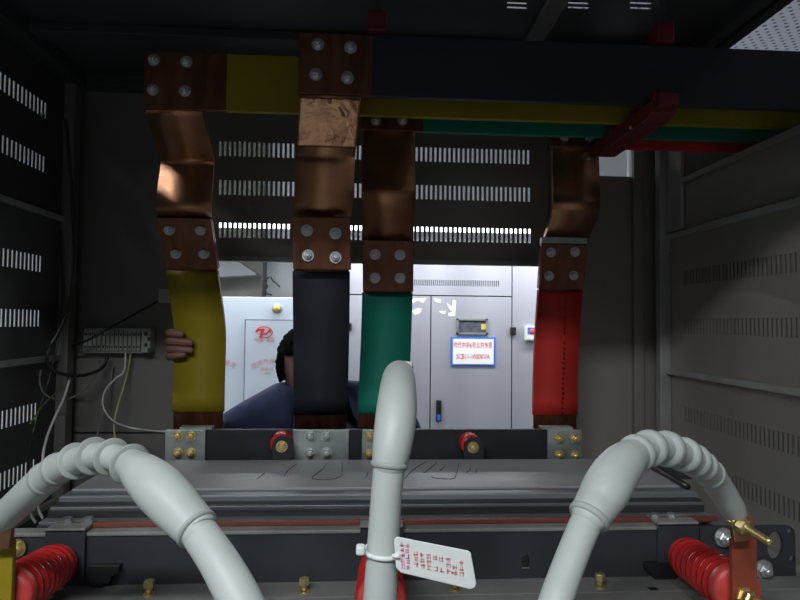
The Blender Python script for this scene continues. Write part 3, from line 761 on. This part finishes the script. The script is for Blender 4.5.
# ------------------------------------------------------------------ red ribbed post insulators
def post_insulator(px0, py0, px1, py1, label, extra_r=1.):
    a = at(px0, py0, YWb - .012); b = at(px1, py1, .79); ax = (b - a); Ln = ax.length; ax.normalize()
    r = thing('post_insulator', label, 'insulator', a, 'red post insulators along the clamp channel')
    prof = [(0, .020), (.004, .027), (.012, .0305)]; N_ = 7
    for i in range(N_):
        d = .018 + (Ln - .042) * i / N_; p = (Ln - .042) / N_; rr = .0305 + .002 * i / N_
        prof += [(d, rr - .0045), (d + p * .3, rr - .0045), (d + p * .42, rr + .0018), (d + p * .80, rr + .0022), (d + p * .93, rr - .0045)]
    d = Ln - .023
    prof += [(d, .031)]
    MB().lathe(a, ax, [(q_[0], q_[1] * extra_r) for q_ in prof], 40).build('ribbed_body', M['epoxy'], r)
    MB().lathe(a + ax * (Ln - .023), ax, [(0, .0315 * extra_r), (.005, .0325 * extra_r), (.017, .0325 * extra_r), (.021, .030 * extra_r), (.023, .022)], 40).build('cap', M['epoxycap'], r)
    MB().lathe(a + ax * (Ln - .001), ax, [(0, .012), (.012, .012)], 16, False).build('insert', M['brass'], r)
    return r, b
I1, e1 = post_insulator(59, 563, 3, 598, 'red ribbed post insulator beside the yellow terminal bar')
I2, e2 = post_insulator(380, 564, 381, 603, 'red ribbed post insulator behind the straight middle cable')
I3, e3 = post_insulator(684, 555, 739, 592, 'red ribbed post insulator with dusty top beside the copper terminal bar')

# terminal bars standing on insulator ends
def terminal(pa, pb, y0, m, label, py_bolt=None):
    Y = .775; a = at(pa, y0, Y); b = at(pb, 620, Y)
    r = thing('terminal_bar', label, 'busbar', ((a.x + b.x) / 2, Y, b.z))
    MB().box(a.x, b.x, Y, Y + .008, b.z, a.z).build('sleeve' if m == 'yellow' else 'bar', M[m], r, bevel=.001)
    MB().box(a.x + .002, b.x - .002, Y + .001, Y + .007, a.z - .01, at(pa, y0 - 20, Y).z).build('copper_tip', M['copper'], r, bevel=.001)
    return r
terminal(-16, 10.5, 542, 'yellow', 'yellow sleeved terminal bar under the left cable lug')
t3 = terminal(732.5, 758, 540, 'copperred', 'copper red terminal bar with long brass bolt under the right cable lug')
t2 = terminal(368, 394, 585, 'copperred', 'short copper terminal bar hidden behind the middle cable')
# long brass bolt through the lug, pointing right and toward the viewer
c = at(738, 523, .757); d = (at(768, 541, .720) - c).normalized(); b = MB()
b.lathe(c - d * .012, d, [(0, .009), (.008, .009), (.009, .007)], 6, False); b.lathe(c - d * .002, d, [(0, .0105), (.003, .0105)], 20, False)
b.lathe(c + d * .002, d, [(0, .0100), (.009, .0100), (.010, .009)], 6, False)
st = [(0.010, .0052)]
for i in range(11): st += [(.013 + i * .0022, .0052), (.0141 + i * .0022, .0046)]
b.lathe(c, d, st + [(.038, .0052), (.043, .0050), (.046, .003)], 14, True)
b.build('terminal_bolt', M['brass'], t3)
c = at(744, 597, .775); b = MB(); b.lathe(c, (.2, -1, .1), [(0, .014), (.003, .014), (.003, .011), (.013, .011), (.015, .009)], 6, False)
b.lathe(c + Vector((.003, -.014, .001)), (.2, -1, .1), [(0, .006), (.012, .006)], 12); b.build('clamp_bolt', M['brass'], t3)

# ------------------------------------------------------------------ grey silicone cables
def cable(label, spine, rings, lug_c, parts=True, ring_thin=True, pos=None):
    """spine: (px, py, Y, rpx); rings: (px, py, Y, rpx, thickness)"""
    P = [(*at(x, y, Y), r_ * Y / 600) for x, y, Y, r_ in spine]
    Q = catmull(P, 7); end = Q[-1]
    r = thing('cable', label, 'cable', Vector(Q[-1][:3]) if False else (end[0], end[1], .0), 'grey high voltage cables')
    body = MB().tube([q_[:3] for q_ in Q] + [(end[0], end[1], .9), (end[0] + (.0), end[1], .0)], [q_[3] for q_ in Q] + [end[3], end[3]], 28).build('sleeve', M['cable'], r)
    pts = [Vector(q_[:3]) for q_ in Q]
    for (x, y, Y, rr, th) in rings:
        c = at(x, y, Y); i = min(range(len(pts)), key=lambda k: (pts[k] - c).length); c = pts[i]
        t = (pts[min(i + 7, len(pts) - 1)] - pts[max(i - 6, 0)]).normalized(); R_ = rr * c.y / 600; h = th / 2
        rad = Q[i][3]
        prof = [(-h, rad * .85), (-h * .9, R_ * .93), (-h * .4, R_), (h * .4, R_), (h * .9, R_ * .93), (h, rad * .85)]
        MB().lathe(c, t, prof, 32).build('ring', M['cablerib'], r)
    return r
c3 = cable('grey sheathed cable arching to the right terminal with brass bolt',
    [(735, 513, .768, 11.5), (732, 508, .762, 12.5), (721, 490, .745, 13.5), (710, 474, .72, 13.5), (698, 463, .69, 13), (684, 455, .665, 12.5), (667, 449, .64, 12.5), (650, 448, .615, 13), (637, 453, .595, 15),
     (625, 462, .575, 20), (615, 474, .56, 22.5), (606, 489, .545, 23.5), (597, 504, .535, 21.5), (590, 515, .525, 19.5), (588.5, 518.5, .525, 15.8), (584, 527, .52, 15.5), (574, 551, .505, 15.5), (563, 580, .49, 16), (552, 612, .475, 16.5), (535, 670, .46, 17), (525, 740, .45, 17)],
    [(637, 453, .595, 19, .012), (650, 448, .615, 18.5, .014), (667, 449, .64, 18.5, .015), (682, 454, .665, 18, .014), (694, 460, .685, 17, .009), (701, 465, .70, 16, .009), (710, 474, .72, 15.2, .009),
     (589, 516.5, .525, 21, .007)], None)
c1 = cable('grey sheathed cable arching to the left terminal with four thin rings',
    [(0, 523, .768, 12), (5, 516, .762, 13.5), (22, 500, .74, 14.5), (40, 483, .715, 15), (58, 469, .69, 14.5), (76, 461, .665, 13), (94, 456, .64, 12.5), (112, 457, .615, 12.5), (130, 464, .59, 14.5),
     (143, 474, .565, 19.5), (157, 487, .55, 23), (171, 501, .54, 23.5), (184, 515, .53, 22), (196, 528, .52, 20), (198, 531, .518, 17.5), (203, 538, .515, 17.5), (218, 560, .50, 18.5), (235, 590, .485, 20), (252, 625, .47, 20.5), (275, 680, .46, 21), (285, 750, .45, 21)],
    [(46, 478, .71, 16, .010), (60, 468, .69, 15.8, .010), (76, 461, .665, 17.5, .0035), (94, 456, .64, 18, .0035), (112, 457, .615, 18, .0035), (131, 465, .59, 19.5, .0035), (197, 529.5, .52, 21.2, .005)], None)
c2 = cable('grey sheathed cable standing straight in the middle with a white tie',
    [(381, 578, .762, 12), (386, 500, .775, 12.5), (394, 420, .765, 13.5), (399, 388, .745, 14), (400, 377, .715, 14.5), (399, 377, .67, 16), (398, 388, .62, 18), (397, 405, .59, 20), (395, 425, .575, 20.5), (392, 447, .565, 19.5),
     (389.5, 463, .56, 17.5), (389, 468, .56, 16), (386, 500, .555, 15.5), (383, 550, .55, 16), (380, 600, .545, 16.5), (378, 660, .54, 17), (378, 760, .54, 17)],
    [(389.5, 465, .56, 18.7, .006)], None)
# lugs: flattened copper ends
for par, px, py, Y in ((c3, 741, 524, .762), (c1, 0, 531, .762)):
    s = 1 if par is c3 else -1; c = at(px, py, Y)
    lg = MB().prism([(c.x - .018, c.z + .014), (c.x + .006, c.z + .020), (c.x + .016, c.z + .004), (c.x + .013, c.z - .020), (c.x - .012, c.z - .022), (c.x - .014, c.z - .008)], 'y', Y - .005, Y + .003)
    lg.build('lug', M['copper'], par, bevel=.0015)
c = at(409, 370, .735); MB().lathe(c - Vector((.012, 0, 0)), (1, -.15, -.25), [(0, .010), (.012, .0105), (.016, .008)], 18).build('lug', M['copperdull'], c2)
MB().lathe(c + Vector((-.006, 0, .005)), (1, -.15, -.1), [(0, .0062), (.008, .0062), (.010, .004)], 14).build('lug_cap', M['white'], c2)

# cable tie and tag
tg = thing('cable_tag', 'white plastic tag with faded red print tied round the middle cable', 'tag', at(380, 552, .53))
tc_ = Vector(at(383, 551, .55)); R_ = .0163
MB().tube([tc_ + Vector((R_ * math.cos(a), R_ * math.sin(a) , .0008 * math.sin(a) - .001 * math.cos(a))) for a in [2 * PI * i / 32 for i in range(33)]], .0022, 8, False).build('tie_band', M['white'], tg)
hd = at(360.5, 549.5, .54); MB().box(hd.x - .004, hd.x + .004, .535, .545, hd.z - .004, hd.z + .004).build('tie_head', M['white'], tg, bevel=.002)
Yt = .522
ou = [(394, 540), (397, 537), (468, 551), (471, 553), (476.5, 584), (475, 588), (470, 589.5), (401, 573), (396, 568)]
def Pt(x, y): v = at(x, y, Yt); return (v.x, v.z)
MB().prism([Pt(*p_) for p_ in ou], 'y', Yt, Yt + .002).build('tag_plate', M['white'], tg, bevel=.0009)
MB().tube([tc_ + Vector((.012, -.014, 0)), at(394, 556, Yt), at(400, 556, Yt - .001)], .0022, 8).build('tie_tail', M['white'], tg)
rr = random.Random(3)
def glyphs(name, m, cells):
    mb = MB()
    for (x, y, s) in cells:
        for k in range(5):
            ox, oy = rr.uniform(-.42, .42) * s, rr.uniform(-.42, .42) * s
            if k % 2: a_, b_ = (x - s * .42, y + oy), (x + s * .42, y + oy + .1 * s)
            else: a_, b_ = (x + ox, y - s * .45), (x + ox, y + s * .45)
            pa_, pb_ = Vector(Pt(*a_)), Vector(Pt(*b_)); dd_ = (pb_ - pa_).normalized(); nn_ = Vector((-dd_.y, dd_.x)) * .00028
            mb.prism([pa_ - nn_, pb_ - nn_, pb_ + nn_, pa_ + nn_], 'y', Yt - .0003, Yt + .0005)
    mb.build(name, m, tg)
glyphs('lettering', M['printpink'], [(402 + i * .3 + (j * 5.0), 544.5 + i * 5.4 + j * 1.0, 4.6) for i in range(5) for j in range(2)])
glyphs('lettering', M['printfaint'], [(415.5 + i * 6.5 + j * .4, 553.5 + i * 1.35 + j * 5.6, 5.2) for i in range(8) for j in range(3) if not (i in (3, 4) and j == 1) and not (i == 6 and j == 0)])
glyphs('lettering', M['printred'], [(452.5, 572.5, 2.2)])

# ------------------------------------------------------------------ terminal block, junction box, wires at the left
YP = YB - .001
p = at(82, 328, YP - .04); q = at(142, 353.5, YP - .04)
tb = thing('terminal_block', 'long grey terminal block on the back panel with wires below', 'terminal block', ((p.x + q.x) / 2, YP - .02, q.z))
MB().box(p.x, q.x, YP - .03, YP, q.z, p.z).build('body', M['offwhite'], tb, bevel=.002)
MB().box(p.x - .006, at(155, 340, YP).x, YP - .012, YP - .0005, q.z + .012, p.z - .012).build('mounting_rail', M['galv'], tb)
i = 0
wcell = (q.x - p.x - .01) / 13
for i in range(13):
    xx = p.x + .005 + i * wcell
    MB().box(xx + .0012, xx + wcell - .0012, YP - .040, YP - .030, q.z + .008, p.z - .008).build('terminal', M['offwhite'], tb, bevel=.001)
    for zz_ in (q.z + .018, p.z - .018):
        MB().lathe((xx + wcell / 2, YP - .0402, zz_), (0, -1, 0), [(0, .0034), (.001, .003)], 10, False).build('screw', M['dark'], tb)
p2 = at(143, 328.5, YP - .035); q2 = at(151, 352.5, YP - .035)
ep = MB().box(p2.x, q2.x, YP - .045, YP, q2.z, p2.z).build('end_bracket', M['offwhite'], tb, bevel=.002)
for x_, y_ in ((146, 334), (149, 339), (146, 345), (149, 350)):
    c = at(x_, y_, YP - .0455); MB().box(c.x - .004, c.x + .004, YP - .0465, YP - .0445, c.z - .005, c.z + .005).build('clamp_hole', M['dark'], ep)
p = at(159, 289, YP - .02); q = at(171, 303, YP - .02)
jb = thing('junction_box', 'small pale box on the back panel behind the yellow bar edge', 'box', ((p.x + q.x) / 2, YP - .01, q.z))
MB().box(p.x, q.x, YP - .025, YP, q.z, p.z).build('body', M['offwhite'], jb, bevel=.002)
MB().box(p.x + .006, q.x, YP - .027, YP - .025, q.z + .008, p.z - .008).build('cover', M['offwhite'], jb, bevel=.001)
def wire(label, pts, r_, m, name='wire'):
    P = [Vector(p_) for p_ in catmull([tuple(at(*p_)) for p_ in pts], 6)]
    o = MB().tube(P, r_, 8).build(name, M[m]); tag(o, label, 'wire'); return o
wire('black wire running up to the small pale box', [(160, 300, 1.77), (140, 311, 1.75), (110, 328, 1.70), (88, 340, 1.70), (72, 346, 1.72)], .0028, 'dark')
wire('white wire looping from the terminal block to the black cross bar', [(125.5, 352, 1.752), (124, 371, 1.74), (115, 379, 1.73), (105, 391, 1.72), (103, 406, 1.70), (112, 420, 1.68), (128, 427, 1.60), (145, 430, 1.52), (168, 432, 1.40)], .0024, 'whitewire')
wire('yellow green earth wire hanging below the terminal block', [(131, 352, 1.765), (127, 375, 1.76), (118, 405, 1.72), (114, 425, 1.70), (116, 445, 1.68), (118, 470, 1.62)], .0024, 'greenwire')
wire('dull grey wire hanging straight beside the yellow green one', [(113, 366, 1.78), (108, 395, 1.76), (101, 420, 1.74), (96, 440, 1.72), (90, 470, 1.68)], .0028, 'greywire')
wire('grey wire sagging in a wide loop below the dark cable bundle', [(41, 370, 1.60), (40, 383, 1.60), (46, 395, 1.61), (62, 400, 1.63), (80, 393, 1.66), (97, 374, 1.72), (100, 360, 1.76)], .0024, 'greywire')
wire('pale wire dropping behind the left cable arch', [(70, 378, 1.66), (64, 398, 1.62), (56, 415, 1.58), (47, 437, 1.54), (43, 458, 1.50), (45, 472, 1.48)], .0032, 'whitewire')
wire('olive wire leading from the panel corner to the left wall', [(62, 388, 1.66), (48, 400, 1.60), (38, 412, 1.55), (30, 424, 1.50)], .002, 'olivewire')
wire('thick black cable hanging in the back left corner', [(66, 120, 1.66), (70, 170, 1.66), (73, 220, 1.66), (75, 260, 1.66), (70, 300, 1.66), (60, 330, 1.64), (49, 350, 1.60), (48, 364, 1.60), (62, 374, 1.62), (85, 375, 1.68), (102, 368, 1.74), (108, 356, 1.76)], .0045, 'dark')
wire('thin black cable beside the corner post down to the yoke', [(60, 230, 1.70), (62, 300, 1.70), (54, 360, 1.66), (34, 430, 1.58), (28, 480, 1.45), (30, 520, 1.30)], .0032, 'dark')
wire('grey wire loop low beside the clamp channel end', [(42, 490, 1.12), (38, 500, 1.10), (39, 510, 1.08), (43, 519, 1.06)], .0025, 'greywire')
wire('second grey wire loop low at the clamp channel end, left of the other', [(32, 495, 1.12), (29, 506, 1.10), (31, 515, 1.08), (36, 523, 1.06)], .0025, 'greywire')

# ------------------------------------------------------------------ the worker behind the enclosure
def skinned(name, m, parent, chains, sub=2):
    """chains: list of (parent vertex index or None, [(point, radius), ...]); first point is the root"""
    bm = bmesh.new(); lay = bm.verts.layers.skin.verify(); V = []; rl = rootloc(parent)
    for start, pts in chains:
        prev = V[start] if start is not None else None
        for p_, r_ in pts:
            v = bm.verts.new(Vector(p_) - rl); v[lay].radius = (r_, r_) if not isinstance(r_, tuple) else r_
            if prev is not None: bm.edges.new((prev, v))
            elif not V: v[lay].use_root = True
            V.append(v); prev = v
    me = bpy.data.meshes.new(name); bm.to_mesh(me); bm.free(); me.materials.append(m)
    o = bpy.data.objects.new(name, me); COL.objects.link(o); o.parent = parent
    sk = o.modifiers.new('skin', 'SKIN'); sk.use_smooth_shade = True
    sb = o.modifiers.new('sub', 'SUBSURF'); sb.levels = sub; sb.render_levels = sub
    return o
hand = at(182, 344, 1.60); elb = at(212, 438, 1.83); shl = at(281, 408, 2.02); shr = at(400, 404, 2.10)
neck = at(330, 392, 2.06); chest = at(335, 440, 2.12)
hips = Vector((chest.x + .01, 2.16, .95)); headc = at(305, 366, 2.02)
pe = thing('person', 'person in a navy jacket behind the enclosure gripping the yellow bar', 'person', (hips.x, hips.y, 0))
wrist = hand + (elb - hand).normalized() * .05
# jacket
skinned('jacket', M['navy'], pe, [
    (None, [(hips + Vector((0, 0, .02)), (.17, .12)), (hips + Vector((0, 0, .2)), (.165, .115)), (chest + Vector((0, 0, -.02)), (.18, .12)), (chest + Vector((-.01, -.01, .13)), (.15, .10)), (neck + Vector((0, 0, -.015)), (.062, .062))]),
    (3, [(shl + Vector((.01, 0, 0)), .096), (shl.lerp(elb, .3), .078), (shl.lerp(elb, .65), .066), (elb, .052), (elb.lerp(hand, .4), .045), (elb.lerp(hand, .72), .040)]),
    (3, [(shr + Vector((-.03, 0, 0)), .075), (shr + Vector((.05, .02, -.16)), .058), (shr + Vector((.07, 0, -.30)), .052), (shr + Vector((.03, -.07, -.45)), .045), (shr + Vector((.02, -.1, -.52)), .040)])])
# body: neck and head, forearm and hand as one
palm = hand
fing = []
body = [(None, [(chest + Vector((0, 0, .05)), .06), (neck, .052), (headc + Vector((.015, .01, -.085)), .05), (headc + Vector((.01, -.005, -.03)), (.070, .082)), (headc + Vector((0, 0, .03)), (.078, .092)), (headc + Vector((0, 0, .085)), (.052, .062))]),
        (3, [(headc + Vector((.038, -.075, -.02)), .022), (headc + Vector((.050, -.104, -.028)), .012)]),        # nose
        (3, [(headc + Vector((.030, -.055, -.078)), .036)]),                                                      # chin and mouth
        (3, [(headc + Vector((-.076, .0, -.01)), .014)]),                                                        # ear
        ]
skinned('head', M['skin'], pe, body)
e1_ = headc + Vector((.070, -.062, .012))
for dv in (Vector((.002, -.082, .010)), Vector((.066, -.062, .010))):
    MB().lathe(headc + dv, (.45, -.89, 0), [(-.008, .004), (-.003, .010), (.002, .009), (.006, .003)], 14).build('eye', M['white'], pe)
# arm and hand: wrist, palm behind the bar, four fingers wrapped over its left edge, thumb behind
ch = [(None, [(hand, (.030, .020)), (elb.lerp(hand, .9), .026), (elb.lerp(hand, .65), .032)])]
ybar = 1.535
for k, (fy, tipx, tipy, r_) in enumerate(((333, 186, 334.5, .0098), (341, 195.5, 343, .0100), (349, 195.5, 350.5, .0096), (356.5, 188, 354, .0090))):
    k0 = at(180, fy, ybar + .052)
    ch.append((0, [(k0, .0125), (at(170.5, fy, ybar + .038), .0115), (at(169, fy, ybar - .004), r_ * 1.08), (at(171 + .3 * (tipx - 171), fy + .3 * (tipy - fy), ybar - .0185), r_ * 1.02),
                   (at(171 + .75 * (tipx - 171), fy + .75 * (tipy - fy), ybar - .0185), r_), (at(tipx - 1.5, tipy, ybar - .0170), r_ * .80)]))
ch.append((0, [(hand + Vector((.02, .0, .022)), .015), (hand + Vector((.045, -.012, .035)), .0125), (hand + Vector((.068, -.016, .040)), .010)]))
skinned('hand', M['skin'], pe, ch)
# hair cap with short tufts
hb = bmesh.new(); bmesh.ops.create_icosphere(hb, subdivisions=5, radius=1)
rh = random.Random(5)
for v in list(hb.verts):
    n_ = v.co.copy()
    f_ = 1 + .05 * math.sin(n_.x * 23 + 3 * n_.z) * math.sin(n_.y * 19) + .05 * rh.random()
    face = n_.x * .45 - n_.y * .89
    if (n_.z < .30 and face > .0) or n_.z < -.55: f_ *= .60
    v.co = headc - rootloc(pe) + Vector((n_.x * .086 * f_ - .006, n_.y * .100 * f_ + .004, n_.z * .118 * f_ + .012))
for f in hb.faces: f.smooth = True
me = bpy.data.meshes.new('hair'); hb.to_mesh(me); hb.free(); me.materials.append(M['hair'])
o = bpy.data.objects.new('hair', me); COL.objects.link(o); o.parent = pe
# trousers, shoes, free hand
skinned('trousers', M['trouser'], pe, [(None, [(hips + Vector((0, 0, .06)), (.155, .11)), (hips + Vector((0, 0, -.04)), (.15, .11))]),
    (1, [(hips + Vector((-.09, 0, -.16)), .088), (hips + Vector((-.11, -.02, -.48)), .062), (hips + Vector((-.12, .02, -.86)), .052)]),
    (1, [(hips + Vector((.09, 0, -.16)), .088), (hips + Vector((.11, -.02, -.48)), .062), (hips + Vector((.12, .03, -.86)), .052)])])
for s in (-1, 1):
    bx_ = hips.x + s * .12
    MB().prism([(hips.y + .07, 0), (hips.y + .07, .07), (hips.y - .02, .10), (hips.y - .12, .055), (hips.y - .20, .04), (hips.y - .21, 0)], 'x', bx_ - .045, bx_ + .045).build('shoe', M['dark'], pe, bevel=.012)
fh = shr + Vector((.02, -.11, -.55)); c4 = [(None, [(fh, (.036, .02)), (fh + Vector((0, 0, .05)), .026)])]
for k in range(4):
    o_ = Vector((-.027 + k * .018, 0, -.04)); L_ = (.032, .038, .035, .027)[k]
    c4.append((0, [(fh + o_, .0105), (fh + o_ + Vector((0, -.012, -L_)), .0095), (fh + o_ + Vector((0, -.030, -L_ * 1.6)), .008)]))
c4.append((0, [(fh + Vector((-.036, -.012, 0)), .012), (fh + Vector((-.05, -.03, -.03)), .010)]))
skinned('hand', M['skin'], pe, c4)
